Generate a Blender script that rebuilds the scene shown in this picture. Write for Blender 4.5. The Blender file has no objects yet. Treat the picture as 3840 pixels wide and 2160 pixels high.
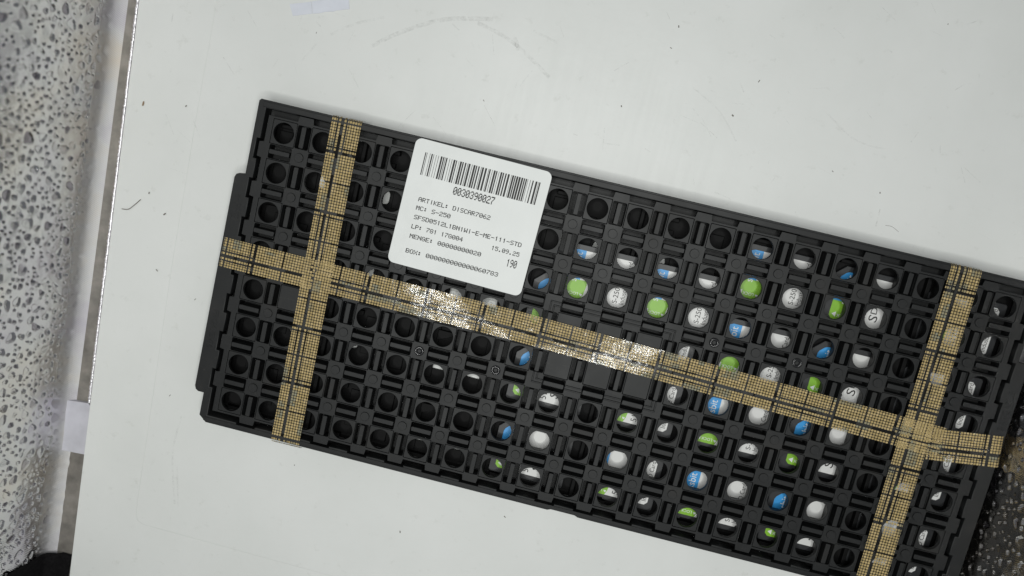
import bpy, bmesh, math, random
from mathutils import Matrix, Vector, noise
random.seed(7)
MM = 0.001
scene = bpy.context.scene
col = scene.collection

# ------------------------------------------------------------------ camera
T = 10.5                                   # height of the cover tray's deck above the sheet, mm
CAM = (116.758, 3.878, T + 319.275)
RW = ((0.9703147538, 0.2314380288, -0.0701834547),
      (0.2385011955, -0.9638120475, 0.1190945712),
      (-0.0400806464, -0.1322980574, -0.9903992961))   # world -> camera (x right, y down, z forward)
cd = bpy.data.cameras.new('camera'); cam = bpy.data.objects.new('camera', cd); col.objects.link(cam)
cd.sensor_width = 36.0; cd.lens = 36.0 * 3000.0 / 3840.0
cd.clip_start = 0.01; cd.clip_end = 50.0
rb = Matrix((RW[0], tuple(-v for v in RW[1]), tuple(-v for v in RW[2]))).transposed()
cam.matrix_world = Matrix.Translation(Vector(CAM) * MM) @ rb.to_4x4()
scene.camera = cam

# ------------------------------------------------------------------ world, lamps, exposure
w = bpy.data.worlds.new('World'); scene.world = w; w.use_nodes = True
bg = w.node_tree.nodes['Background']; bg.inputs[0].default_value = (0.92, 0.96, 1.0, 1); bg.inputs[1].default_value = 0.18
RING_C = (115.0, -50.0, T + 520.0); RING_R = 142.0; NL = 20
for i in range(NL):                        # LED ring of the photo box, round the camera
    a = 2 * math.pi * i / NL
    ld = bpy.data.lights.new('ring_led', 'AREA'); ld.shape = 'DISK'; ld.size = 0.02
    ld.energy = 0.120; ld.color = (0.985, 1.0, 0.97)
    lo = bpy.data.objects.new('ring_led', ld); col.objects.link(lo)
    lo.location = Vector((RING_C[0] + RING_R * math.cos(a), RING_C[1] + RING_R * math.sin(a), RING_C[2])) * MM
scene.view_settings.view_transform = 'Standard'; scene.view_settings.look = 'None'
scene.view_settings.exposure = 0.0; scene.view_settings.gamma = 1.0
scene.view_settings.use_curve_mapping = False

# ------------------------------------------------------------------ helpers
def tag(o, label=None, cat=None, group=None, kind=None):
    for k, v in (('label', label), ('category', cat), ('group', group), ('kind', kind)):
        if v: o[k] = v
    return o
def link(name, me, mat=None, parent=None, loc=(0, 0, 0), rz=0.0):
    o = bpy.data.objects.new(name, me); col.objects.link(o)
    if mat is not None and me is not None and not me.materials: me.materials.append(mat)
    o.location = Vector(loc) * MM; o.rotation_euler = (0, 0, rz)
    if parent: o.parent = parent
    return o
def empty(name, loc=(0, 0, 0), rz=0.0):
    o = link(name, None, None, None, loc, rz); o.empty_display_size = 0.01; return o
def mesh_from(name, vs, fs, smooth=False):
    me = bpy.data.meshes.new(name); me.from_pydata([Vector(v) * MM for v in vs], [], fs); me.update()
    if smooth: me.polygons.foreach_set('use_smooth', [True] * len(fs))
    return me
def rrect(x0, y0, x1, y1, r=0.0, n=3):
    if r <= 0: return [(x0, y0), (x1, y0), (x1, y1), (x0, y1)]
    out = []
    for cx, cy, a0 in ((x1 - r, y0 + r, -90), (x1 - r, y1 - r, 0), (x0 + r, y1 - r, 90), (x0 + r, y0 + r, 180)):
        for k in range(n + 1):
            a = math.radians(a0 + 90 * k / n); out.append((cx + r * math.cos(a), cy + r * math.sin(a)))
    return out
def circle(cx, cy, r, n=32):
    return [(cx + r * math.cos(2 * math.pi * k / n), cy + r * math.sin(2 * math.pi * k / n)) for k in range(n)]
def slab(name, loops, z0, z1, bevel=0.12):
    """flat plate with holes: first loop outline, others holes (mm)."""
    cu = bpy.data.curves.new(name, 'CURVE'); cu.dimensions = '2D'; cu.fill_mode = 'BOTH'
    for lp in loops:
        s = cu.splines.new('POLY'); s.points.add(len(lp) - 1)
        for p, (x, y) in zip(s.points, lp): p.co = (x * MM, y * MM, 0, 1)
        s.use_cyclic_u = True
    half = (z1 - z0) / 2
    cu.extrude = (half - bevel) * MM; cu.bevel_depth = bevel * MM; cu.bevel_resolution = 1; cu.offset = -bevel * MM
    ob = bpy.data.objects.new(name, cu); col.objects.link(ob)
    dg = bpy.context.evaluated_depsgraph_get()
    me = bpy.data.meshes.new_from_object(ob.evaluated_get(dg))
    bpy.data.objects.remove(ob); bpy.data.curves.remove(cu)
    me.transform(Matrix.Translation((0, 0, (z0 + z1) / 2 * MM))); me.name = name
    return me
def prism(name, loop, z0, z1, bevel=0.15, taper=0.0):
    bm = bmesh.new()
    n = len(loop); cx = sum(p[0] for p in loop) / n; cy = sum(p[1] for p in loop) / n
    lo = [bm.verts.new((x * MM, y * MM, z0 * MM)) for x, y in loop]
    def ring(k, z): return [bm.verts.new(((cx + (x - cx) * k[0]) * MM, (cy + (y - cy) * k[1]) * MM, z * MM)) for x, y in loop]
    hx = max(abs(p[0] - cx) for p in loop); hy = max(abs(p[1] - cy) for p in loop)
    rings = [lo]
    if bevel > 0:
        rings.append(ring((1, 1), z1 - bevel))
        rings.append(ring((1 - .35 * bevel / hx, 1 - .35 * bevel / hy), z1 - .35 * bevel))
        rings.append(ring((1 - bevel / hx, 1 - bevel / hy), z1))
    else: rings.append(ring((1, 1), z1))
    for a, b in zip(rings, rings[1:]):
        for i in range(n):
            j = (i + 1) % n; bm.faces.new((a[i], a[j], b[j], b[i]))
    bm.faces.new(rings[-1]); bm.faces.new(list(reversed(lo)))
    me = bpy.data.meshes.new(name); bm.to_mesh(me); bm.free(); return me
def text_mesh(name, s, size, x, y, rz=0.0, align='LEFT', z=0.0, sx=1.0):
    cu = bpy.data.curves.new(name, 'FONT'); cu.body = s; cu.size = size * MM; cu.align_x = align; cu.resolution_u = 3
    ob = bpy.data.objects.new(name, cu); col.objects.link(ob)
    dg = bpy.context.evaluated_depsgraph_get()
    me = bpy.data.meshes.new_from_object(ob.evaluated_get(dg))
    bpy.data.objects.remove(ob); bpy.data.curves.remove(cu)
    me.transform(Matrix.Translation(Vector((x, y, z)) * MM) @ Matrix.Rotation(rz, 4, 'Z') @ Matrix.Diagonal((sx, 1, 1, 1)))
    return me
def join(name, meshes):
    bm = bmesh.new()
    for m in meshes: bm.from_mesh(m)
    me = bpy.data.meshes.new(name); bm.to_mesh(me); bm.free(); return me

# ------------------------------------------------------------------ materials
class NT:
    def __init__(s, name):
        s.m = bpy.data.materials.new(name); s.m.use_nodes = True; s.t = s.m.node_tree; s.b = s.t.nodes['Principled BSDF']
        s.out = s.t.nodes['Material Output']
    def n(s, typ, **kw):
        x = s.t.nodes.new(typ)
        for k, v in kw.items():
            if k.startswith('i_'):
                key = k[2:]; key = int(key) if key.isdigit() else key.replace('_', ' ')
                x.inputs[key].default_value = v
            else: setattr(x, k, v)
        return x
    def l(s, a, b): s.t.links.new(a, b)
    def coords(s): return s.n('ShaderNodeTexCoord').outputs['Object']
    def noise(s, scale, detail=4, rough=.55, vec=None):
        x = s.n('ShaderNodeTexNoise'); x.inputs['Scale'].default_value = scale; x.inputs['Detail'].default_value = detail
        x.inputs['Roughness'].default_value = rough
        s.l(vec if vec is not None else s.coords(), x.inputs['Vector']); return x.outputs['Fac']
    def ramp(s, fac, stops):
        r = s.n('ShaderNodeValToRGB'); e = r.color_ramp.elements
        while len(e) < len(stops): e.new(0.5)
        for q, (p, c) in zip(e, stops): q.position = p; q.color = c if len(c) == 4 else (*c, 1)
        s.l(fac, r.inputs[0]); return r.outputs['Color']
    def bump(s, h, strength, dist, normal=None):
        b = s.n('ShaderNodeBump'); b.inputs['Strength'].default_value = strength; b.inputs['Distance'].default_value = dist
        s.l(h, b.inputs['Height'])
        if normal is not None: s.l(normal, b.inputs['Normal'])
        return b.outputs['Normal']
def g3(v): return (v, v, v)

def m_plastic():
    k = NT('black_tray_plastic'); geo = k.n('ShaderNodeNewGeometry').outputs['Position']
    n1 = k.noise(55, 5, .6, geo); n2 = k.noise(900, 3, .5, geo)
    n3 = k.noise(420, 6, .75, geo); sm = k.n('ShaderNodeMapping'); sm.inputs['Scale'].default_value = (90, 1500, 60); sm.inputs['Rotation'].default_value = (0, 0, .5); k.l(geo, sm.inputs['Vector'])
    n4 = k.noise(1.0, 4, .7, sm.outputs['Vector'])
    wear = k.n('ShaderNodeMath', operation='MAXIMUM'); k.l(k.ramp(n3, [(.62, g3(0)), (.74, g3(.7))]), wear.inputs[0]); k.l(k.ramp(n4, [(.64, g3(0)), (.74, g3(.6))]), wear.inputs[1])
    mxw = k.n('ShaderNodeMix', data_type='RGBA'); k.l(wear.outputs[0], mxw.inputs[0]); mxw.inputs[7].default_value = (.036, .035, .033, 1)
    k.l(mxw.outputs[2], k.b.inputs['Base Color'])
    k.l(k.ramp(n1, [(.3, (.0040, .0047, .0050)), (.55, (.0066, .0073, .0076)), (.75, (.0160, .0155, .0145))]), mxw.inputs[6])
    k.l(k.ramp(n1, [(.3, g3(.46)), (.75, g3(.60))]), k.b.inputs['Roughness'])
    k.b.inputs['Specular IOR Level'].default_value = .38
    k.l(k.bump(n2, .25, .00008), k.b.inputs['Normal']); return k.m
def m_simple(name, c, rough=.5, spec=.5, metal=0.0, var=0.0, scale=300):
    k = NT(name); b = k.b
    if var:
        n = k.noise(scale, 4)
        k.l(k.ramp(n, [(.3, tuple(v * (1 - var) for v in c)), (.7, tuple(min(1, v * (1 + var)) for v in c))]), b.inputs['Base Color'])
    else: b.inputs['Base Color'].default_value = (*c, 1)
    b.inputs['Roughness'].default_value = rough; b.inputs['Specular IOR Level'].default_value = spec; b.inputs['Metallic'].default_value = metal
    return k.m
def m_sheet():
    k = NT('white_plastic_sheet'); geo = k.n('ShaderNodeNewGeometry').outputs['Position']
    n1 = k.noise(14, 6, .62, geo)
    st = k.n('ShaderNodeMapping'); st.inputs['Scale'].default_value = (420, 26, 1); st.inputs['Rotation'].default_value = (0, 0, .9); k.l(geo, st.inputs['Vector'])
    n2 = k.noise(1.0, 5, .7, st.outputs['Vector'])
    n3 = k.noise(160, 6, .7, geo)
    base = k.ramp(n1, [(.3, (.655, .668, .648)), (.7, (.712, .722, .706))])
    dirt = k.ramp(n3, [(.60, (1, 1, 1)), (.76, (.87, .87, .855))])
    mx = k.n('ShaderNodeMix', data_type='RGBA', blend_type='MULTIPLY'); mx.inputs[0].default_value = 1
    k.l(base, mx.inputs[6]); k.l(dirt, mx.inputs[7]); k.l(mx.outputs[2], k.b.inputs['Base Color'])
    k.l(k.ramp(n2, [(.35, g3(.36)), (.7, g3(.46))]), k.b.inputs['Roughness'])
    k.b.inputs['Specular IOR Level'].default_value = .38
    nb = k.bump(n1, .2, .002); k.l(k.bump(n2, .05, .0001, nb), k.b.inputs['Normal']); return k.m
def m_fabric():
    k = NT('silver_foil_fabric'); geo = k.n('ShaderNodeNewGeometry').outputs['Position']
    mp = k.n('ShaderNodeMapping'); mp.inputs['Rotation'].default_value = (math.radians(38), 0, 0); k.l(geo, mp.inputs['Vector'])
    wv = k.n('ShaderNodeTexWave', wave_type='BANDS', bands_direction='Y'); wv.inputs['Scale'].default_value = 480; wv.inputs['Distortion'].default_value = .6
    wv.inputs['Detail'].default_value = 1
    k.l(mp.outputs['Vector'], wv.inputs['Vector'])
    n = k.noise(26, 4, .6, geo); nf = k.noise(1500, 2, .5, geo)
    at = k.n('ShaderNodeAttribute', attribute_name='pit_shade')
    mx = k.n('ShaderNodeMix', data_type='RGBA'); k.l(at.outputs['Fac'], mx.inputs[0])
    k.l(k.ramp(n, [(.3, (.60, .57, .63)), (.5, (.71, .705, .705)), (.72, (.73, .67, .59))]), mx.inputs[6]); mx.inputs[7].default_value = (.26, .235, .27, 1)  # shade of the dents painted into the foil colour, strength random per dent
    k.l(mx.outputs[2], k.b.inputs['Base Color'])
    k.b.inputs['Metallic'].default_value = 1.0
    a2 = k.n('ShaderNodeAttribute', attribute_name='wear'); k.l(k.ramp(a2.outputs['Fac'], [(0, g3(.16)), (1, g3(.8))]), k.b.inputs['Roughness'])
    b1 = k.bump(wv.outputs['Fac'], .3, .00022); b2 = k.bump(nf, .25, .0002, b1); k.l(b2, k.b.inputs['Normal']); return k.m
def m_film():
    k = NT('clear_tape_film'); t = k.t; t.nodes.remove(k.b)
    geo = k.n('ShaderNodeNewGeometry').outputs['Position']
    nb = k.bump(k.noise(190, 4, .65, geo), .5, .00016); nb2 = k.bump(k.noise(600, 2, .5, geo), .2, .00003, nb)
    gl = k.n('ShaderNodeBsdfGlossy'); gl.inputs['Roughness'].default_value = .085; k.l(nb2, gl.inputs['Normal'])
    df = k.n('ShaderNodeBsdfDiffuse'); df.inputs['Color'].default_value = (.55, .53, .48, 1)
    tr = k.n('ShaderNodeBsdfTransparent')
    m1 = k.n('ShaderNodeMixShader'); m1.inputs[0].default_value = .018; k.l(tr.outputs[0], m1.inputs[1]); k.l(df.outputs[0], m1.inputs[2])
    fr = k.n('ShaderNodeFresnel'); fr.inputs['IOR'].default_value = 1.30; k.l(nb2, fr.inputs['Normal'])
    m2 = k.n('ShaderNodeMixShader'); k.l(fr.outputs[0], m2.inputs[0]); k.l(m1.outputs[0], m2.inputs[1]); k.l(gl.outputs[0], m2.inputs[2])
    k.l(m2.outputs[0], k.out.inputs['Surface']); return k.m
def m_print():
    k = NT('tan_tape_print'); at = k.n('ShaderNodeAttribute', attribute_name='tone')
    k.l(k.ramp(at.outputs['Fac'], [(0, (.27, .27, .20)), (.16, (.34, .265, .125)), (.6, (.43, .33, .15)), (1, (.51, .40, .205))]), k.b.inputs['Base Color'])
    k.b.inputs['Roughness'].default_value = .5; k.b.inputs['Specular IOR Level'].default_value = .05; return k.m
def m_scuff():
    k = NT('grey_scuff'); n = k.noise(420, 6, .75); k.b.inputs['Base Color'].default_value = (.40, .40, .38, 1)
    k.b.inputs['Roughness'].default_value = .6
    at = k.n('ShaderNodeAttribute', attribute_name='tone'); mu = k.n('ShaderNodeMath', operation='MULTIPLY')
    k.l(k.ramp(n, [(.42, g3(0)), (.8, g3(.9))]), mu.inputs[0]); k.l(at.outputs['Fac'], mu.inputs[1]); k.l(mu.outputs[0], k.b.inputs['Alpha']); return k.m
PLASTIC = m_plastic(); SHADE_BLACK = m_simple('shade_blackened_plastic', (.0026, .0026, .0028), .62, .16, 0, .3, 120); SHEET = m_sheet(); FABRIC = m_fabric(); FILM = m_film(); PRINT = m_print(); SCUFF = m_scuff()  # lower tray plastic: shade deep under the holes put into a blacker colour
CARDBODY = m_simple('black_card_plastic', (.020, .021, .023), .42, .5, 0, .25, 200)
WHITE = m_simple('white_card_label', (.70, .70, .69), .38, .5, 0, .03, 200)
BLUE = m_simple('blue_card_print', (.035, .30, .68), .38, .5, 0, .06, 200)
GREEN = m_simple('green_card_print', (.22, .47, .030), .38, .5, 0, .06, 200)
INK = m_simple('black_print_ink', (.012, .011, .011), .5, .3)
WINK = m_simple('white_print_ink', (.72, .74, .74), .45, .3)
def m_paper():
    k = NT('label_paper'); n = k.noise(60, 3, .5)
    k.l(k.ramp(n, [(.3, (.665, .682, .668)), (.7, (.705, .72, .707))]), k.b.inputs['Base Color'])
    k.b.inputs['Roughness'].default_value = .42; k.b.inputs['Specular IOR Level'].default_value = .4
    k.l(k.bump(n, .35, .0015), k.b.inputs['Normal']); return k.m
PAPER = m_paper()
SCRAP = m_simple('bluish_white_paper', (.64, .66, .72), .6, .3, 0, .03, 150)
FELT = m_simple('black_felt', (.006, .0055, .006), .9, .1, 0, .5, 900)
LINT = m_simple('dark_lint', (.16, .15, .13), .8, .1)
BROWN = m_simple('brown_crumb', (.30, .22, .15), .8, .1)

# ------------------------------------------------------------------ ground: sheets
base_poly = [(-74.4, 60.0), (-74.1, 39.3), (-67.9, -90), (-61.6, -218.8), (-60.3, -245.0), (304, -245.0), (304, 175), (-80, 175)]
tag(link('sheet', slab('sheet', [base_poly], -1.6, -0.45, .15), SHEET), kind='structure',
    label='white plastic floor sheet of the photo box', cat='sheet')
inner = [(-42.0, 175), (-41.6, 0), (-40.4, -70), (-36.8, -174), (-36.4, -179.5), (-35.2, -182.2), (-32.4, -183.4), (40, -184.2), (150, -185), (304.1, -186), (304.1, 175)]
tag(link('top_sheet', slab('top_sheet', [inner], -0.5, 0.0, .2), SHEET), kind='structure',
    label='thin white top sheet with a rounded corner under the tray', cat='sheet')
# floor fabric beneath
def grid_sheet(name, fn, nu, nv):
    vs = []; fs = []
    for i in range(nu):
        for j in range(nv): vs.append(fn(i / (nu - 1), j / (nv - 1)))
    for i in range(nu - 1):
        for j in range(nv - 1):
            a = i * nv + j; fs.append((a, a + 1, a + nv + 1, a + nv))
    return mesh_from(name, vs, fs, True)

# ------------------------------------------------------------------ photo box walls: foil fabric with real dents
def dents(su0, su1, sv0, sv1, spacing, seed):
    rnd = random.Random(seed); cell = 6.0; g = {}; pts = []
    for _ in range(int((su1 - su0) * (sv1 - sv0) / (spacing * spacing) * 6)):
        u = rnd.uniform(su0, su1); v = rnd.uniform(sv0, sv1)
        r = rnd.choice((.6, .8, 1.1, 1.4, 1.7, 1.95, 2.3)) * rnd.uniform(.8, 1.15)
        ci, cj = int(u // cell), int(v // cell); ok = True
        for a in range(ci - 1, ci + 2):
            for b in range(cj - 1, cj + 2):
                for q in g.get((a, b), ()):
                    if (q[0] - u) ** 2 + (q[1] - v) ** 2 < ((q[2] + r) * 1.12 + .32) ** 2: ok = False; break
                if not ok: break
            if not ok: break
        if ok:
            an = rnd.uniform(0, math.pi); q = (u, v, r, math.cos(an), math.sin(an), rnd.uniform(.62, 1.0), rnd.choice((.5, .7, .8, .9, 1.0, 1.0)), rnd.uniform(-1, 1), rnd.uniform(-1, 1), rnd.choice((0, 0, 0, .04, .08, .12, .25, .45, .8)))
            g.setdefault((ci, cj), []).append(q); pts.append(q)
    return g, cell
def dent_depth(g, cell, u, v):
    ci, cj = int(u // cell), int(v // cell); d = 0.0; pt = 0.0
    for a in range(ci - 1, ci + 2):
        for b in range(cj - 1, cj + 2):
            for q in g.get((a, b), ()):
                du, dv = u - q[0], v - q[1]
                if abs(du) > 3.4 or abs(dv) > 3.4: continue
                x = (du * q[3] + dv * q[4]) / q[2]; y = (-du * q[4] + dv * q[3]) / (q[2] * q[5])
                an = math.atan2(y, x); rr = math.hypot(x, y) * (1 + .13 * math.sin(3 * an + 3 * q[7]) + .08 * math.sin(2 * an + 4 * q[8]))
                if rr < 1.25:
                    t = min(1, max(0, (1.06 - rr) / .22)); t = t * t * (3 - 2 * t)
                    d = max(d, t * q[6] * (1 + .45 * (q[7] * x + q[8] * y))); pt = max(pt, t * q[9])
    return d, pt
def wall(name, sgn, xb, y0, y1, height, du, seed, label, lean, skew=0.0):
    """profile: floor strip -> fillet -> wall. s runs from the floor strip up."""
    prof = []; R = 7.0; pit_shade = []; wear = []
    for k in range(9): prof.append((20 - 20 * k / 8, 0, 0, 1, 0))           # floor strip, dist inward from fillet start
    n = 12
    for k in range(1, n + 1):
        a = math.pi / 2 * k / n; prof.append((-R * math.sin(a), R * (1 - math.cos(a)), math.sin(a), math.cos(a), R * a))
    m = int(height / du)
    for k in range(1, m + 1):
        z = height * k / m; prof.append((-R - lean * z, R + z, 1, 0, R * math.pi / 2 + z))
    ny = int((y1 - y0) / du); g, cell = dents(y0 - 2, y1 + 2, -2, height + 14, 2.5, seed)
    vs = []; fs = []
    for i in range(ny + 1):
        y = y0 + (y1 - y0) * i / ny
        for (dx, z, nx, nz, s) in prof:
            amp = 0.0 if s <= 6 else min(1, (s - 6) / 7)
            dd, pp = dent_depth(g, cell, y, s) if amp > 0 else (0, 0); d = .8 * dd * amp; pit_shade.append(max(0, min(1, pp * amp))); wear.append(1 - min(1, max(0, (s - 6) / 9)))
            w1 = noise.noise(Vector((y * .035, s * .05, seed))) * .9 * (0 if s <= 0 else min(1, s / 12)) + noise.noise(Vector((y * .25, s * .25 + dx * .25, seed + 9))) * .22
            h = w1 - d
            x = xb + (38 - y) * skew + sgn * (R + dx + nx * h); vs.append((x, y, -4.2 + z + nz * h))
    npf = len(prof)
    for i in range(ny):
        for j in range(npf - 1):
            a = i * npf + j; q = (a, a + npf, a + npf + 1, a + 1); fs.append(q if sgn > 0 else q[::-1])
    me = mesh_from(name, vs, fs, True); at = me.attributes.new('pit_shade', 'FLOAT', 'POINT'); at.data.foreach_set('value', pit_shade)
    at = me.attributes.new('wear', 'FLOAT', 'POINT'); at.data.foreach_set('value', wear)
    o = link(name, me, FABRIC)
    tag(o, label=label, cat='fabric wall', kind='structure'); return o
wall('wall_left', 1, -85.4, -240, 70, 105, .4, 3, 'dimpled silver foil fabric wall rising beside the empty sheet margin', .10, .042)
wall('wall_right', -1, 308.6, -150, 30, 62, .4, 11, 'dimpled silver foil fabric wall pressed against the end of the tray', .06)

# black hem and white patch by the left wall
def hem():
    vs = []; fs = []; prof = [(-69.5, -3.0)] + [(-74, -3.0)]
    R = 5.5
    for k in range(9):
        a = math.pi / 2 * k / 8; prof.append((-75.4 - R * math.sin(a), -1.0 + R * (1 - math.cos(a))))
    for k in range(1, 12): prof.append((-81.0 - 6 * k * .1, 4.6 + 6 * k))
    ys = [-210.5, -211.0, -214, -228, -245]
    for y in ys:
        for i, (x, z) in enumerate(prof):
            dx = 0 if y > -210.8 else 1.4
            wob = noise.noise(Vector((y * .3, i * .6, 2))) * .5
            vs.append((x + dx * (1 if i > 1 else .2), y + wob + (-.10 * max(0, i - 6)), z + (dx * .8 if i < 7 else 0)))
    n = len(prof)
    for a in range(len(ys) - 1):
        for j in range(n - 1): q = a * n + j; fs.append((q, q + 1, q + n + 1, q + n))
    return mesh_from('hem', [(x + 6.3, y + 2.5, z) for x, y, z in vs], fs, True)
tag(link('hem_strip', hem(), FELT), 'black felt hem along the front edge of the left foil wall', 'hem')
patch = [(-79.6, -138.2), (-78.0, -137.9), (-69.2, -137.0), (-66.8, -139), (-66.5, -147), (-66.0, -160.6), (-79.2, -161.4), (-79.0, -150)]
tag(link('tape_patch', prism('tape_patch', [(x + 2, y + 1.5) for x, y in patch], -4.3, -1.5, .1), m_simple('grey_white_tape', (.50, .495, .54), .5, .4, 0, .1, 120)), 'small white tape patch between the foil wall and the sheet edge', 'tape patch')

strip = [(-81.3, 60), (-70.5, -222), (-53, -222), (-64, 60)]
GAP_STRIP = m_simple('grey_brown_strip', (.21, .195, .175), .45, .5, .35, .35, 130)  # strip coloured darker and browner than the foil floor it covers
tag(link('gap_strip', prism('gap_strip', strip, -4.6, -3.6, .1), GAP_STRIP), 'grey brown strip running between the foil wall and the sheet edge', 'seam strip')
def cord():
    vs = []; fs = []; n = 9; N = 620
    for i in range(N + 1):
        y = 60 - 195 * i / N; x = (-74.7 if y > 39 else -74.5 + (39.3 - y) * .0485) - .35
        for k in range(n):
            a = 2 * math.pi * k / n; rr = .42 + random.uniform(-.12, .38)
            vs.append((x + rr * math.cos(a), y, -.9 + rr * math.sin(a)))
    for i in range(N):
        for k in range(n): a = i * n + k; b = i * n + (k + 1) % n; fs.append((a, b, b + n, a + n))
    return mesh_from('cord', vs, fs, True)
SILVER = m_simple('silver_thread', (.86, .84, .87), .4, .5, .8, .15, 900)
tag(link('edge_cord', cord(), SILVER), 'thin glittering silver cord along the edge of the white sheet', 'cord')
# scrap of paper tape on the sheet
sc = empty('paper_scrap', (0, 0, 0))
tag(sc, 'torn bluish white paper strip lying on the empty sheet above the tray', 'paper strip')
def scrap(pts):
    return prism('scrap', pts, -.05, .22, .05)
def edge(a, b, n, amp, sd):
    return [(a[0] + (b[0] - a[0]) * k / n + amp * noise.noise(Vector((k * 1.7, sd, 0))), a[1] + (b[1] - a[1]) * k / n + amp * noise.noise(Vector((k * 1.7, sd, 5)))) for k in range(n)]
A, B, Cc, D = (-11.6, 51.2), (11.6, 59.6), (13.0, 54.6), (-9.3, 46.9)
M1 = (-3.0, 54.1); M2 = (-1.6, 49.6)
link('piece', scrap(edge(D, M2, 8, .35, 1) + [M2, M1] + edge(M1, A, 5, .1, 2) + [A]), SCRAP, sc)
link('piece', scrap(edge((M2[0] + .15, M2[1] + .05), Cc, 9, .4, 3) + [Cc, (12.2, 57.4), B] + edge(B, (M1[0] + .15, M1[1] + .05), 6, .1, 4)[1:] + [(M1[0] + .15, M1[1] + .05)]), SCRAP, sc, (0, 0, .06))

# scuffs and lint on the sheet
def ribbon(paths, name):
    vs = []; fs = []; tone = []
    for pts, wd, tn in paths:
        for k in range(len(pts) - 1):
            (x0, y0), (x1, y1) = pts[k], pts[k + 1]; L = math.hypot(x1 - x0, y1 - y0) or 1; nx, ny = -(y1 - y0) / L * wd / 2, (x1 - x0) / L * wd / 2
            b = len(vs); z = .03 + .0006 * (len(vs) % 40)
            vs += [(x0 - nx, y0 - ny, z), (x1 - nx, y1 - ny, z), (x1 + nx, y1 + ny, z), (x0 + nx, y0 + ny, z)]; fs.append((b, b + 1, b + 2, b + 3)); tone += [tn] * 4
    me = mesh_from(name, vs, fs); at = me.attributes.new('tone', 'FLOAT', 'POINT'); at.data.foreach_set('value', tone); return me
def px(x, y, z=0.0):
    """photograph pixel (3840 wide) to the point on the plane at height z"""
    d = rb.to_3x3() @ Vector(((x - 1920) / 3000, -(y - 1080) / 3000, -1)); t = (z - CAM[2]) / d.z
    return (CAM[0] + d.x * t, CAM[1] + d.y * t)
def curve_px(pts, n=8):
    out = []
    P = [pts[0]] + pts + [pts[-1]]
    for i in range(1, len(P) - 2):
        for k in range(n):
            t = k / n; q = []
            for c in (0, 1):
                a, b, c_, d_ = P[i - 1][c], P[i][c], P[i + 1][c], P[i + 2][c]
                q.append(.5 * (2 * b + (c_ - a) * t + (2 * a - 5 * b + 4 * c_ - d_) * t * t + (3 * b - a - 3 * c_ + d_) * t ** 3))
            out.append(px(*q))
    out.append(px(*pts[-1])); return out
sc_paths = [(curve_px([(1395, 172), (1480, 130), (1600, 88), (1700, 70), (1850, 72)]), 1.7, .30),
            (curve_px([(1790, 85), (1880, 130), (1960, 190), (2060, 290)]), 1.5, .28),
            (curve_px([(1930, 140), (1945, 190)]), 1.6, .3), (curve_px([(1240, 130), (1330, 90), (1440, 65)]), 1.1, .18),
            (curve_px([(2000, 115), (2090, 160)]), 1.0, .2), (curve_px([(1130, 230), (1190, 160)]), .8, .15),
            (curve_px([(655, 1890), (648, 1700), (680, 1560)]), .9, .2), (curve_px([(668, 1900), (664, 1750)]), .7, .18),
            (curve_px([(3080, 400), (3200, 520), (3320, 560)]), .7, .18), (curve_px([(2600, 330), (2700, 420), (2760, 530)]), .6, .2)]
rs = random.Random(5)
for _ in range(90):
    x = rs.uniform(620, 3800); y = rs.uniform(10, 900); a = rs.gauss(1.0, .7); L = rs.uniform(15, 90)
    if y > 330 + (x - 979) * .245 and x > 900: continue
    sc_paths.append(([px(x, y), px(x + L * math.cos(a), y + L * math.sin(a))], rs.uniform(.15, .5), rs.uniform(.1, .35)))
tag(link('scuff_marks', ribbon(sc_paths, 'scuffs'), SCUFF), 'faint grey scuff marks on the white sheet', 'scuffs', kind='stuff')
hairs = [(curve_px([(456, 783), (480, 785), (500, 772), (528, 748)], 5), .32, 1), (curve_px([(613, 806), (621, 800)], 2), .5, 1),
         (curve_px([(3320, 975 - 130), (3345, 850), (3370, 870)], 3), .12, 1)]
for x, y in [(700, 395), (585, 1010), (2513, 178), (1812, 374), (2545, 95), (3556, 88), (2745, 430), (735, 1120), (1105, 1742), (1187, 120), (2850, 300), (3300, 720), (640, 1480), (1500, 1990), (3120, 640), (2330, 395), (560, 720), (1890, 1935)]:
    hairs.append(([px(x, y), px(x + rs.uniform(-7, 7), y + rs.uniform(4, 9))], rs.uniform(.25, .55), 1))
tag(link('lint', ribbon(hairs, 'lint'), LINT), 'tiny dark hairs and lint specks scattered on the white sheet', 'lint', kind='stuff')
cx, cy = px(536, 388)
tag(link('crumb', prism('crumb', [(cx - .35, cy - .9), (cx + .1, cy - 1), (cx + .35, cy), (cx + .2, cy + 1), (cx - .2, cy + .8)], -.48, .1, .12), BROWN), 'tiny brown crumb on the sheet beside the foil wall', 'crumb')

# ------------------------------------------------------------------ the tray lattice
U = 16.28
DX = {0: 0, 3: -.16, 7: -.73, 8: -.83, 9: -.72, 10: -.51, 11: -.03, 12: .48, 13: 1.0, 14: 1.36, 15: 1.31, 16: .83, 18: -1.54}
def colx(c):
    ks = sorted(DX)
    if c <= 0: return c * U
    if c >= 18: return 18 * U + DX[18] + (c - 18) * U
    for a, b in zip(ks, ks[1:]):
        if a <= c <= b: return c * U + DX[a] + (DX[b] - DX[a]) * (c - a) / (b - a)
def rowy(r): return -r * U
NC, NR = 19, 8
X0, X1, Y1, Y0 = -12.1, 302.6, 11.4, -125.4
SOLID = {(r, c) for r in (3, 4) for c in (8, 9, 10)} | {(3, 1), (4, 1), (3, 17), (4, 17)}

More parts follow.
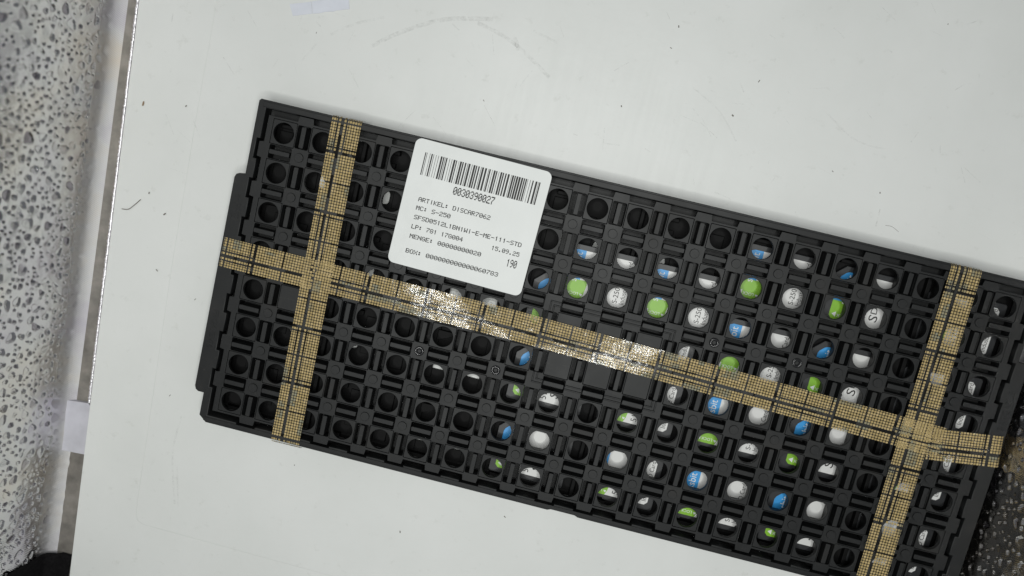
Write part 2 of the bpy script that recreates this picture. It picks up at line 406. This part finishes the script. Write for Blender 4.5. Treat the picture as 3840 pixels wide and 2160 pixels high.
# lower tray (holds the cards)
def sub(cc, rr, z):
    """(column, row) seen on the deck plane -> point on the plane z along the line of sight"""
    x, y = colx(cc), rowy(rr); s = (CAM[2] - z) / (CAM[2] - T)
    return CAM[0] + (x - CAM[0]) * s, CAM[1] + (y - CAM[1]) * s
ZL = 3.4
def outline(x0, x1, y0, y1, tab=4.2):
    return ([(x0 + 3.2, y0), (146 - 6.5, y0), (146 - 4, y0 + 1.0), (146, y0 + 1.7), (146 + 4, y0 + 1.0), (146 + 6.5, y0), (x1 - .6, y0), (x1, y0 + .6), (x1, -113), (x1 + tab - 1.6, -113), (x1 + tab - .5, -112.4), (x1 + tab, -111.2), (x1 + tab, -21.5),
             (x1 + tab - .5, -20.2), (x1 + tab - 1.6, -19.6), (x1, -19.6), (x1, y1 - .8), (x1 - .8, y1), (x0 + .8, y1), (x0, y1 - .8), (x0, -19.6), (x0 - tab + 1.8, -19.6), (x0 - tab + .6, -20.2), (x0 - tab, -21.6),
             (x0 - tab, -110.8), (x0 - tab + .6, -112.3), (x0 - tab + 1.8, -113), (x0, -113), (x0, y0 + 2.6)])
lt = empty('card_tray', (0, 0, 0))
tag(lt, 'black plastic tray underneath, holding the memory cards under the perforated tray', 'tray')
pitch_x = 2.31; lat_x = [7.05 + pitch_x * (k - 3) for k in range(8)]; lat_y = [.06, 1.93, 3.82, 5.76]
LW, LH = 27.1, 19.6                      # printed card label, mm (x, y)
pock = []
holes = []
for k in range(8):
    xa = sub(lat_x[3], 0, ZL)[0] + (k - 3) * (sub(lat_x[7], 0, ZL)[0] - sub(lat_x[3], 0, ZL)[0]) / 4
    for r in range(4):
        ya = sub(0, lat_y[r], ZL)[1]; pock.append((xa, ya))
        holes.append(rrect(xa + 2, ya - LH + 2.0, xa + 9, ya - 12.0, 1.5)); holes.append(rrect(xa + 17.5, ya - LH + 2.0, xa + LW - 2, ya - 12.0, 1.5))
ins = outline(X0 + .4, X1 - .4, Y0 + .4, Y1 - .4)
link('base_plate', slab('lower_base', [ins] + holes, .15, 1.15, .12), SHADE_BLACK, lt)
link('outer_wall', slab('lower_wall', [outline(X0 + .5, X1 - .5, Y0 + .5, Y1 - .5), rrect(X0 + 3, Y0 + 3, X1 - 3, Y1 - 3, 1)], 0.0, 4.15, .2), SHADE_BLACK, lt)
xs = sorted({p[0] for p in pock}); ys = sorted({p[1] for p in pock}, reverse=True)
for k in range(9):
    xm = xs[k] - 5.6 if k < 8 else xs[7] + LW + 2.3
    xm = max(xm, X0 + 2.6)
    link('pocket_wall', prism('pocket_wall_y', rrect(xm, Y0 + 2.6, xm + 1.7, Y1 - 2.6), 1.0, 4.0, .25), SHADE_BLACK, lt)
for r in range(5):
    ym = ys[r] + 3.9 if r < 4 else ys[3] - LH - 3.6
    ym = min(ym, Y1 - 4.5)
    for k in range(8):
        xm = xs[k]; link('pocket_rib', prism('pocket_rib', rrect(xm - 1.5, ym - .8, xm + 10, ym + .8), 1.0, 3.9, .25), SHADE_BLACK, lt)

led = [prism('pocket_ledge', rrect(-2.2, -LH - 2, 3.4, 2), 1.0, 2.3, .2), prism('pocket_ledge', rrect(LW - 3.4, -LH - 2, LW + 2.2, 2), 1.0, 2.3, .2),
       prism('pocket_ledge', rrect(10.5, -LH + 1, 16.5, -2.5), 1.0, 1.9, .2), prism('pocket_ledge', [(2.5, -5), (9, -2.2), (9, -.5), (2.5, -.5)], 1.0, 3.0, .2),
       prism('pocket_ledge', rrect(18, -8.6, 25, -6.9), 1.0, 3.3, .2)]
for k in range(8):
    for r in range(4):
        if k >= 3 and not (r == 0 and k < 5): continue
        for q in led: link('pocket_ledge', q, SHADE_BLACK, lt, (xs[k], ys[r], 0))
# ------------------------------------------------------------------ memory cards
def card_meshes():
    # upright card frame: x right (24), y up (32); later rotated 90 deg so the card's top points to tray -x
    Mr = Matrix.Rotation(math.radians(90), 4, 'Z')
    W2, H2 = 12, 16
    out = {}
    body = [(-W2 + .6, -H2), (W2 - .6, -H2), (W2, -H2 + .6), (W2, H2 - 4.2), (W2 - 4, H2), (-W2 + .6, H2), (-W2, H2 - .6), (-W2, H2 - 5.5), (-W2 + .7, H2 - 5.8), (-W2 + .7, H2 - 10.6), (-W2, H2 - 11), (-W2, -H2 + .6)]
    out['body'] = prism('card_body', body, -2.2, -.15, .2)
    a, b = LH / 2, LW / 2
    lab = rrect(-a, -b, a, b, 1.2, 3)
    lab = [(-a, -b + 1.2), (-a + 1.2, -b), (a - 1.2, -b), (a, -b + 1.2), (a, b - 3.4), (a - .5, b - 2.2), (a - 2.2, b - .5), (a - 3.4, b), (-a + 1.2, b), (-a, b - 1.2)]
    out['label'] = prism('card_label', lab, -.2, 0, .03)
    sp = -a + LH * .385
    out['blue_band'] = prism('card_blue', [(sp, b - 7.0), (a, b - 7.0), (a, b - 3.4), (a - .5, b - 2.2), (a - 2.2, b - .5), (a - 3.4, b), (sp, b)], -.1, .012, 0)
    out['green_band'] = prism('card_green', [(-a, b - 8.8), (-a + 2, b - 9.6), (sp - 1.6, b - 10.2), (sp, b - 9.8), (sp, b), (-a + 1.2, b), (-a, b - 1.2)], -.1, .014, 0)
    tw = [text_mesh('t', 'swissbit', 4.2, a - 1.0, b - 5.6, 0, 'RIGHT', .02, .92),
          text_mesh('t', 'LOCK', 1.75, -a + 1.3 + 1.0, b - 7.6, math.radians(90), 'LEFT', .02)]
    tri = mesh_from('t', [(-a + .9, b - 2.6, .02), (-a + 3.1, b - 2.6, .02), (-a + 2.0, b - .9, .02)], [(0, 1, 2)])
    arrow = mesh_from('t', [(-a + 1.5, b - 9.2, .02), (-a + 2.0, b - 9.2, .02), (-a + 2.0, b - 8.0, .02), (-a + 1.0, b - 8.6, .02)], [(0, 1, 2, 3)])
    out['white_print'] = join('card_white_print', tw + [tri, arrow])
    tb = [text_mesh('t', 'S-250', 2.9, -a + 1.4, -b + 3.5, 0, 'LEFT', .016), text_mesh('t', 'Industrial SD Card', 2.75, -a + 1.4, -b + .75, 0, 'LEFT', .016, .86),
          text_mesh('t', '512MB', 3.6, -a + 1.0, b - 14.2, 0, 'LEFT', .016, .95), text_mesh('t', 'S', 5.0, -a + 2.2, -b + 8.4, math.radians(-8), 'LEFT', .016, 1.3),
          text_mesh('t', 'D', 3.6, -a + 5.4, -b + 9.0, 0, 'LEFT', .016, 1.2)]
    out['black_print'] = join('card_black_print', tb)
    for m in out.values(): m.transform(Mr)
    return out
CM = card_meshes(); CMAT = dict(body=CARDBODY, label=WHITE, blue_band=BLUE, green_band=GREEN, white_print=WINK, black_print=INK)
def card(x, y, z, rz, label, group):
    """x, y: top-left corner of the printed label in the tray frame"""
    e = empty('memory_card', (x + LW / 2, y - LH / 2, z), rz); tag(e, label, 'memory card', group)
    for nm in ('body', 'label', 'blue_band', 'green_band', 'white_print', 'black_print'):
        p = 'label' if nm != 'body' else 'body'
        o = link({'label': 'card_label', 'body': 'card_body'}.get(nm, nm), CM[nm], CMAT[nm], e)
        if nm not in ('body', 'label'): o.parent = lb
        elif nm == 'label': lb = o
cl = 'black memory card with white, blue and green label, seated below the perforated tray'
def lab(ci, r):
    if ci == 7: return 'black memory card mostly hidden below the tape strip beside the foil wall', 'cards below the tape at the wall end'
    if r < 2: return 'black, colour-labelled memory card on the sticker side of the long tape', 'seated cards on the sticker side'
    return 'black memory card with white, blue and green label, across the long tape from the sticker', 'seated cards across from the sticker'
for ci in range(3, 8):
    for r in range(4):
        if r == 0 and ci < 5: continue
        x, y = xs[ci] - (2.2 if ci == 7 else 0), ys[r]
        card(x + random.uniform(-.25, .25), y + random.uniform(-.2, .2), ZL, math.radians(random.uniform(-.6, .6)), *lab(ci, r))
for cc in (7.58, 9.62):
    x, y = sub(cc, 1.05, ZL + 2.25)
    card(x, y, ZL + 2.25, math.radians(.5), 'black memory card with white label that has slid over the next card', 'cards slid out of their pockets')

# ------------------------------------------------------------------ cover tray
ct = empty('cover_tray', (0, 0, 0))
tag(ct, 'black perforated component tray with round holes and slots, taped shut on top', 'tray')
PAD = 4.9; SLW, SLL = 2.75, 4.6          # half sizes
# deck outline with teeth
def deck_outline():
    pts = []
    gx, gy = 8.25, 8.3                  # deck half margin past the outer hole centres
    dl, dr = colx(0) - gx + 1.0, colx(18) + gx - 1.0
    dt, db = rowy(0) + 5.9, rowy(7) - 5.9
    tooth = 2.3; tw = 3.35
    # bottom edge left -> right
    pts.append((dl, db))
    for c in range(NC - 1):
        xm = (colx(c) + colx(c + 1)) / 2; pts += [(xm - tw, db), (xm - tw + .35, db - tooth), (xm + tw - .35, db - tooth), (xm + tw, db)]
    pts.append((dr, db))
    for r in range(NR - 2, -1, -1):
        ym = (rowy(r) + rowy(r + 1)) / 2; pts += [(dr, ym - tw), (dr + 1.9, ym - tw + .3), (dr + 1.9, ym + tw - .3), (dr, ym + tw)]
    pts.append((dr, dt))
    for c in range(NC - 2, -1, -1):
        xm = (colx(c) + colx(c + 1)) / 2; pts += [(xm + tw, dt), (xm + tw - .35, dt + tooth), (xm - tw + .35, dt + tooth), (xm - tw, dt)]
    pts.append((dl, dt))
    for r in range(NR - 1):
        ym = (rowy(r) + rowy(r + 1)) / 2; pts += [(dl, ym + tw), (dl - 1.9, ym + tw - .3), (dl - 1.9, ym - tw + .3), (dl, ym - tw)]
    return pts, (dl, dr, dt, db)
dko, (dl, dr, dt, db) = deck_outline()
vslots = [((colx(c) + colx(c + 1)) / 2, rowy(r)) for r in range(NR) for c in range(NC - 1)]
hslots = [(colx(c), (rowy(r) + rowy(r + 1)) / 2) for r in range(NR - 1) for c in range(NC)]
bosses = [((colx(c) + colx(c + 1)) / 2, (rowy(r) + rowy(r + 1)) / 2, c, r) for r in range(NR - 1) for c in range(NC - 1)]
loops = [dko]
for r in range(NR):
    for c in range(NC): loops.append(rrect(colx(c) - PAD - .13, rowy(r) - PAD - .13, colx(c) + PAD + .13, rowy(r) + PAD + .13, .2, 1))
for x, y in vslots: loops.append(rrect(x - SLW, y - SLL, x + SLW, y + SLL, .5, 2))
for x, y in hslots: loops.append(rrect(x - SLL, y - SLW, x + SLL, y + SLW, .5, 2))
link('deck', slab('deck', loops, T - 1.6, T, .13), PLASTIC, ct)
# floor of the channel between rim and deck
link('channel_floor', slab('channel_floor', [rrect(X0 + 3.2, Y0 + 3.2, X1 - 3.2, Y1 - 3.2, .5), rrect(dl + 1.5, db + .3, dr - 1.5, dt - .3)], T - 6.4, T - 6.0, .05), PLASTIC, ct)
# slot side liners (lit ledges on the long sides of the slots)
def slot_pan(d):
    return join('slot_pan', [prism('p', rrect(-SLW - .3, -SLL - .25, SLW + .3, SLL + .25), -d - .4, -d, .04),
                             slab('p', [rrect(-SLW - .35, -SLL - .3, SLW + .35, SLL + .3), rrect(-SLW - .02, -SLL - .02, SLW + .02, SLL + .02)], -d - .1, -1.45, .04)])
pan_shallow, pan_deep = slot_pan(4.2), slot_pan(6.1)
# rim with notches
def rim_inner():
    pts = []; il, ir, it, ib = dl - 1.5, dr + 1.5, dt + 2.4, db - 2.4
    n = 1.05; tw = 4.1
    pts.append((il, ib))
    for c in range(NC - 1):
        xm = (colx(c) + colx(c + 1)) / 2; pts += [(xm - tw, ib), (xm - tw, ib - n), (xm + tw, ib - n), (xm + tw, ib)]
    pts.append((ir, ib))
    for r in range(NR - 2, -1, -1):
        ym = (rowy(r) + rowy(r + 1)) / 2; pts += [(ir, ym - tw), (ir + 1.5, ym - tw), (ir + 1.5, ym + tw), (ir, ym + tw)]
    pts.append((ir, it))
    for c in range(NC - 2, -1, -1):
        xm = (colx(c) + colx(c + 1)) / 2; pts += [(xm + tw, it), (xm + tw, it + n), (xm - tw, it + n), (xm - tw, it)]
    pts.append((il, it))
    for r in range(NR - 1):
        ym = (rowy(r) + rowy(r + 1)) / 2; pts += [(il, ym + tw), (il - 1.5, ym + tw), (il - 1.5, ym - tw), (il, ym - tw)]
    return pts
link('rim', slab('rim', [outline(X0, X1, Y0, Y1), rim_inner()], T - 6.4, T + .55, .22), PLASTIC, ct)
rimtop = [rrect(X0 + 1.5, Y0 + 1.6, X1 - 1.5, Y1 - 1.6, .8)]
# raised inner lip along the long sides
for nm, ya, yb in (('rim_lip', Y1 - 2.9, Y1 - .7), ('rim_lip', Y0 + .7, Y0 + 2.4)):
    link(nm, prism(nm, rrect(X0 + 2, ya, X1 - 2, yb, .4), T + .4, T + .82, .18), PLASTIC, ct)

def shared(name, me, pts, rz=0.0):
    for p in pts:
        o = link(name, me, PLASTIC, ct, (p[0], p[1], T + random.uniform(-.03, .03)), rz)
pad_hole = slab('pad', [rrect(-PAD, -PAD, PAD, PAD, .2, 1), circle(0, 0, 4.22, 36)], -1.9, -.10, .1)
pad_solid = prism('pad_solid', rrect(-PAD, -PAD, PAD, PAD, .2, 1), -1.9, -.05, .1)
shared('pad', pad_hole, [(colx(c), rowy(r)) for r in range(NR) for c in range(NC) if (r, c) not in SOLID])
shared('solid_pad', pad_solid, [(colx(c), rowy(r)) for r, c in sorted(SOLID)])
bar = prism('bar', rrect(-.95, -4.25, .95, 4.25, .35, 2), -4.4, .62, .22)
bar_deep = prism('bar', rrect(-.95, -4.25, .95, 4.25, .35, 2), -6.2, .75, .14)
shared('bar', bar_deep, vslots); shared('bar', bar_deep, hslots, math.pi / 2)
lv, lh = vslots, hslots
bm = bmesh.new()
for pts, rz in ((lv, 0), (lh, math.pi / 2)):
    for p in pts:
        m2 = (pan_shallow if colx(7.1) < p[0] < colx(11.6) and rowy(2.4) < p[1] < rowy(.8) else pan_deep).copy(); m2.transform(Matrix.Translation(Vector((p[0], p[1], T)) * MM) @ Matrix.Rotation(rz, 4, 'Z')); bm.from_mesh(m2); bpy.data.meshes.remove(m2)
me = bpy.data.meshes.new('slot_pans'); bm.to_mesh(me); bm.free()
tag(link('slot_pans', me, PLASTIC, ct), kind='stuff')
SCREW = {(4, 4), (6, 4), (11, 2), (13, 2)}
boss = prism('boss', circle(0, 0, 1.85, 24), -.05, .62, .12)
FR = {(c, r) for c in (7, 10) for r in (2, 4)} | {(8, 2), (9, 2), (8, 4), (9, 4), (7, 3), (10, 3)}
shared('boss', boss, [(x, y) for x, y, c, r in bosses if (c, r) not in SCREW and (c, r) not in FR])
GLOSS = m_simple('glossy_black_plastic', (.012, .012, .013), .16, .6)
bx = bmesh.new()
prof = [(1.95, -.05), (1.95, .45), (1.7, .75), (1.25, .75), (.95, .5), (.75, .2), (.75, -.3), (0.0, -.3)]
n = 24; rings = [[bx.verts.new((r * math.cos(2 * math.pi * k / n) * MM, r * math.sin(2 * math.pi * k / n) * MM, z * MM)) for k in range(n)] for r, z in prof[:-1]]
for a, b in zip(rings, rings[1:]):
    for k in range(n): bx.faces.new((a[k], a[(k + 1) % n], b[(k + 1) % n], b[k]))
bx.faces.new(rings[-1]); dn = bpy.data.meshes.new('eyelet'); bx.to_mesh(dn); bx.free()
for p in dn.polygons: p.use_smooth = True
for x, y, c, r in bosses:
    if (c, r) in SCREW: link('eyelet', dn, GLOSS, ct, (x, y, T))
# ridge round the solid centre pads: double ridge broken by the slots
fx0, fx1 = (colx(7) + colx(8)) / 2, (colx(10) + colx(11)) / 2; fy0, fy1 = (rowy(2) + rowy(3)) / 2, (rowy(4) + rowy(5)) / 2
def ridge(x0, y0, x1, y1): link('ridge', prism('ridge', rrect(min(x0, x1), min(y0, y1), max(x0, x1), max(y0, y1)), T - .05, T + .5, .15), PLASTIC, ct)
for off in (-.75, .75):
    for y in (fy0, fy1):
        yy = y + off
        for c in (8, 9):
            ridge(colx(c) + SLL + .02, yy - .3, colx(c + 1) - SLL - .02, yy + .3)
        s = 1 if y == fy0 else -1
        ridge(fx0 + (-.75 if off * s > 0 else .75) - .3, yy - .3, colx(8) - SLL - .02, yy + .3)
        ridge(colx(10) + SLL + .02, yy - .3, fx1 + (.75 if off * s > 0 else -.75) + .3, yy + .3)
    for x in (fx0, fx1):
        xx = x + off; ym = (rowy(3) + rowy(4)) / 2
        ridge(xx - .3, rowy(4) + SLL + .02, xx + .3, rowy(3) - SLL - .02)
        outer = (off < 0) if x == fx0 else (off > 0); e = .75 if outer else -.75
        ridge(xx - .3, rowy(3) + SLL + .02, xx + .3, fy0 + e - .32); ridge(xx - .3, fy1 - e + .32, xx + .3, rowy(4) - SLL - .02)
# moulded lettering on the end tabs
def mould(s, size, x, y, rz, name='moulded_text'):
    me = text_mesh('mt', s, size, x, y, rz, 'LEFT', 0)
    bm = bmesh.new(); bm.from_mesh(me); r = bmesh.ops.extrude_face_region(bm, geom=bm.faces[:])
    bmesh.ops.translate(bm, vec=(0, 0, .18 * MM), verts=[v for v in r['geom'] if isinstance(v, bmesh.types.BMVert)])
    bmesh.ops.recalc_face_normals(bm, faces=bm.faces[:])
    m2 = bpy.data.meshes.new('mt'); bm.to_mesh(m2); bm.free()
    m2.transform(Matrix.Translation((0, 0, (T + .5) * MM))); link(name, m2, PLASTIC, ct)
mould('mPPE', 4.4, X0 - 2.6, -28.0, math.radians(-90)); mould('FBGA/BVI6', 3.6, X0 - 2.4, -77.0, math.radians(-90))
mould('BAKEABLE', 3.6, X1 + 2.6, -48.0, math.radians(90))

# ------------------------------------------------------------------ sticker
LROT = math.radians(-1.3); LC = (80.55, -15.2); LWd, LHt = 55.8, 51.0
ZS = T + 1.02
st = empty('sticker', (LC[0], LC[1], ZS), LROT)
tag(st, 'white sticker with a black barcode and printed lines on the perforated tray', 'sticker')
link('paper', prism('paper', rrect(-LWd / 2, -LHt / 2, LWd / 2, LHt / 2, 2.6, 6), -.12, 0, .02), PAPER, st)
def loc(x, y):
    dx, dy = x - LC[0], y - LC[1]; c, s = math.cos(-LROT), math.sin(-LROT); return (dx * c - dy * s, dx * s + dy * c)
BARS = [258,275,288,297,345,352,372,395,410,419,455,462,497,505,540,570,582,603,615,625,637,660,696,704,738,746,770,803,815,833,862,868,888,920,930,953,975,1000,1022,1032,1043,1075,1100,1110,1130,1163,1173,1196,1216,1240,1265,1274,1285,1317,1338,1370,1398,1406,1414,1438,1463,1471,1494,1526,1536,1558,1582,1590,1615,1645,1655,1678,1700,1724,1745,1778,1805,1813,1825,1856,1866,1888,1900,1932,1942,1975,1988,2019,2031,2053,2065,2089,2101,2108,2145,2153,2185,2207,2240,2273,2288,2296,2305,2328]
bx0, by1 = loc(57.9, 5.9); bx1, _ = loc(105.2, 4.7); by0 = by1 - 9.1
vs = []; fs = []
for a, b in zip(BARS[::2], BARS[1::2]):
    xa = bx0 + (bx1 - bx0) * (a - 258) / 2070; xb = bx0 + (bx1 - bx0) * (b - 258) / 2070; k = len(vs)
    vs += [(xa, by0, .015), (xb, by0, .015), (xb, by1, .015), (xa, by1, .015)]; fs.append((k, k + 1, k + 2, k + 3))
link('barcode', mesh_from('barcode', vs, fs), INK, st)
G = {'A': '01110 10001 10001 11111 10001 10001 10001', 'R': '11110 10001 10001 11110 10100 10010 10001', 'T': '11111 00100 00100 00100 00100 00100 00100', 'I': '00100 00100 00100 00100 00100 00100 00100',
     'K': '10001 10010 10100 11000 10100 10010 10001', 'E': '11111 10000 10000 11110 10000 10000 11111', 'L': '10000 10000 10000 10000 10000 10000 11111', ':': '00000 01100 01100 00000 01100 01100 00000',
     'D': '11110 10001 10001 10001 10001 10001 11110', 'S': '01111 10000 10000 01110 00001 00001 11110', 'C': '01110 10001 10000 10000 10000 10001 01110', '7': '11111 00001 00010 00100 01000 01000 01000',
     '0': '01110 10001 10011 10101 11001 10001 01110', '6': '00110 01000 10000 11110 10001 10001 01110', '2': '01110 10001 00001 00110 01000 10000 11111', 'M': '10001 11011 10101 10101 10001 10001 10001',
     '-': '00000 00000 00000 11111 00000 00000 00000', '5': '11111 10000 11110 00001 00001 10001 01110', 'F': '11111 10000 10000 11110 10000 10000 10000', '1': '00100 01100 00100 00100 00100 00100 00100',
     'B': '11110 10001 10001 11110 10001 10001 11110', 'N': '10001 11001 10101 10101 10011 10001 10001', 'W': '10001 10001 10001 10101 10101 11011 10001', 'P': '11110 10001 10001 11110 10000 10000 10000',
     'G': '01110 10001 10000 10111 10001 10001 01110', '4': '00010 00110 01010 10010 11111 00010 00010', '.': '00000 00000 00000 00000 00000 01100 01100', '9': '01110 10001 10001 01111 00001 00010 01100',
     '8': '01110 10001 10001 01110 10001 10001 01110', 'O': '01110 10001 10001 10001 10001 10001 01110', 'X': '10001 10001 01010 00100 01010 10001 10001', '3': '01110 10001 00001 00110 00001 10001 01110', ' ': '00000'}
def line(s, x, y, x2, h):
    lx, ly = loc(x, y); L = math.hypot(x2 - x, 0); cw = L / (len(s) * 6 - 1); ch = h / 7; vs = []; fs = []
    for i, chh in enumerate(s):
        for j, row in enumerate(G[chh].split()):
            for k, b in enumerate(row):
                if b == '1':
                    q = len(vs); xa = lx + (i * 6 + k) * cw + cw * .10; ya = ly - (j + 1) * ch + ch * .08
                    vs += [(xa, ya, .015), (xa + cw * 1.3, ya, .015), (xa + cw * 1.3, ya + ch * 1.25, .015), (xa, ya + ch * .86, .015)]; fs.append((q, q + 1, q + 2, q + 3))
    link('printed_line', mesh_from('printed_line', vs, fs), INK, st)
for a in (('0030390027', 72.1, -4.7, 89.0, 3.1), ('ARTIKEL: DISCAR7062', 59.2, -11.9, 88.9, 1.75), ('MC: S-250', 59.0, -15.4, 73.2, 1.75), ('SFSD0512L1BN1WI-E-ME-111-STD', 59.0, -19.2, 103.5, 1.75),
          ('LP: 781 17G004', 58.8, -23.1, 80.1, 1.75), ('15.09.25', 92.1, -23.9, 103.6, 1.75), ('MENGE: 00000000020', 58.9, -27.0, 88.6, 1.75), ('BOX: 000000000000060783', 58.6, -33.1, 97.1, 1.75), ('190', 99.4, -27.6, 103.5, 3.1)):
    line(*a)

# ------------------------------------------------------------------ grid tape
def tape(label, cl_pts, width, z_off, split, phase, seed, seam=.36):
    """cl_pts: (x, y, z) centre line points; tape lies along them; split = fraction across where the long gap runs"""
    rnd = random.Random(seed)
    P = [Vector(p) for p in cl_pts]; S = [0.0]
    for a, b in zip(P, P[1:]): S.append(S[-1] + (b - a).length)
    d0 = (P[-1] - P[0]); d0.z = 0; d0.normalize(); side = Vector((-d0.y, d0.x, 0))
    def at(s, v, lift=0.0):
        s = max(0, min(S[-1], s)); i = 0
        while i < len(S) - 2 and S[i + 1] < s: i += 1
        t = (s - S[i]) / (S[i + 1] - S[i]); p = P[i].lerp(P[i + 1], t) + side * v
        b = noise.noise(Vector((s * .11, v * .16, seed))) * .08 + noise.noise(Vector((s * .45, v * .45, seed + 3))) * .02
        tn = (P[i + 1] - P[i]).normalized(); nrm = side.cross(tn); nrm = -nrm if nrm.z < -1e-6 else nrm
        return p + nrm * (lift + b + z_off)
    ns = int(S[-1] / .7); nv = 14; vs = []; fs = []
    for i in range(ns + 1):
        for j in range(nv + 1): vs.append(at(S[-1] * i / ns, -width / 2 + width * j / nv, .1))
    for i in range(ns):
        for j in range(nv): a = i * (nv + 1) + j; fs.append((a, a + nv + 1, a + nv + 2, a + 1))
    e = empty('grid_tape', tuple(P[0]))
    tag(e, label, 'tape')
    off = Matrix.Translation(-P[0] * MM)
    me = mesh_from('film', vs, fs, True); me.transform(off); link('film', me, FILM, e)
    p = 1.085; vs = []; fs = []; tone = []
    vg = -width / 2 + width * split; period = 24.2; block = 11.4
    nrow = int(S[-1] / p) + 2
    bands = []
    v = vg + .55
    while v + .3 < width / 2: bands.append((v, min(v + p, width / 2))); v += p
    v = vg - .55
    while v - .3 > -width / 2: bands.append((max(v - p, -width / 2), v)); v -= p
    up = [b for b in bands if b[0] > vg]; dn_ = [b for b in bands if b[0] < vg]
    k = -1
    patches = [(rnd.uniform(0, S[-1]), rnd.uniform(-width / 2, width / 2), rnd.uniform(.8, 4), rnd.uniform(.6, 2)) for _ in range(int(S[-1] / 9))]
    s0 = -phase
    while s0 < S[-1]:
        k += 1
        for blk in (0, 1):
            b0 = s0 + .75 + blk * (block + .45)
            for q in range(10):
                sa = b0 + q * block / 10; sb = sa + block / 10
                for bi, (va, vb) in enumerate(bands):
                    a1, a2 = sa + .12, sb - .12; c1, c2 = va + .12, vb - .12
                    if k % 2 == 0:               # framed blocks: a fine dark line runs inside the border
                        first = (va > vg and abs(va - vg - .55 - p) < .1) or (vb < vg and abs(vg - .55 - p - vb) < .1)
                        if first: c1, c2 = (c1 + .42, c2) if va > vg else (c1, c2 - .42)
                        if blk == 0 and q == 1: a1 += .42
                        if blk == 1 and q == 8: a2 -= .42
                    if a2 < .1 or a1 > S[-1] - .1 or c2 - c1 < .12: continue
                    a1 = max(a1, .05); a2 = min(a2, S[-1] - .05)
                    tn = rnd.uniform(.35, 1)
                    for (ps, pv, ra, rv) in patches:
                        if abs((a1 + a2) / 2 - ps) < ra and abs((c1 + c2) / 2 - pv) < rv: tn = rnd.uniform(0, .15)
                    n0 = len(vs); ch = .14
                    for (s_, v_) in ((a1 + ch, c1), (a2 - ch, c1), (a2, c1 + ch), (a2, c2 - ch), (a2 - ch, c2), (a1 + ch, c2), (a1, c2 - ch), (a1, c1 + ch)):
                        vs.append(at(s_, v_, 0)); tone.append(tn)
                    fs.append(tuple(range(n0, n0 + 8)))
        s0 += period
    me = mesh_from('print', vs, fs); a_ = me.attributes.new('tone', 'FLOAT', 'POINT'); a_.data.foreach_set('value', tone)
    me.transform(off); o = link('printed_squares', me, PRINT, e); tag(o, kind='stuff'); return e
ZT = T + .92
tape('tan grid tape strip across the tray between its chamfered end and the sticker',
     [(26.4, -127.6, T - 5), (26.4, -126.0, ZT - .9), (26.3, Y0 + .9, ZT - .1), (26.2, Y0 + 2.2, ZT), (24.6, Y1 - 2.4, ZT), (24.5, Y1 - .9, ZT - .2), (24.5, Y1 + .15, ZT - .9), (24.5, Y1 + .5, ZT - 7)], 12.3, .25, .63, 16.5, 1)
tape('tan grid tape strip across the tray beside its foil wall end',
     [(273.4, -127.0, T - 5), (273.4, -126.0, ZT - .9), (273.4, Y0 + .9, ZT - .1), (273.4, Y0 + 2.2, ZT), (272.6, Y1 - 2.4, ZT), (272.6, Y1 - .9, ZT - .2), (272.6, Y1 + .15, ZT - .9), (272.6, Y1 + .5, ZT - 7)], 12.0, .25, .63, 13.0, 2)
tape('longest tan grid tape strip running the length of the tray under the sticker',
     [(X0 - 4.6, -52.6, T - 6), (X0 - 4.4, -52.6, ZT - 1.0), (X0 - 3.2, -52.6, ZT - .2), (X0, -52.65, ZT), (107, -53.2, ZT), (270, -57.4, ZT), (284, -57.7, ZT)], 12.4, 0.0, .38, 3.5, 3)
tape('short tan grid tape piece folded over the tray end at the foil wall',
     [(278.5, -59.3, ZT + .1), (283, -58.8, ZT), (302, -56.2, ZT), (X1 + 3.2, -55.8, ZT - .2), (X1 + 4.4, -55.6, ZT - 1.0), (X1 + 4.6, -55.6, T - 6)], 13.0, .5, .38, 1.0, 4)
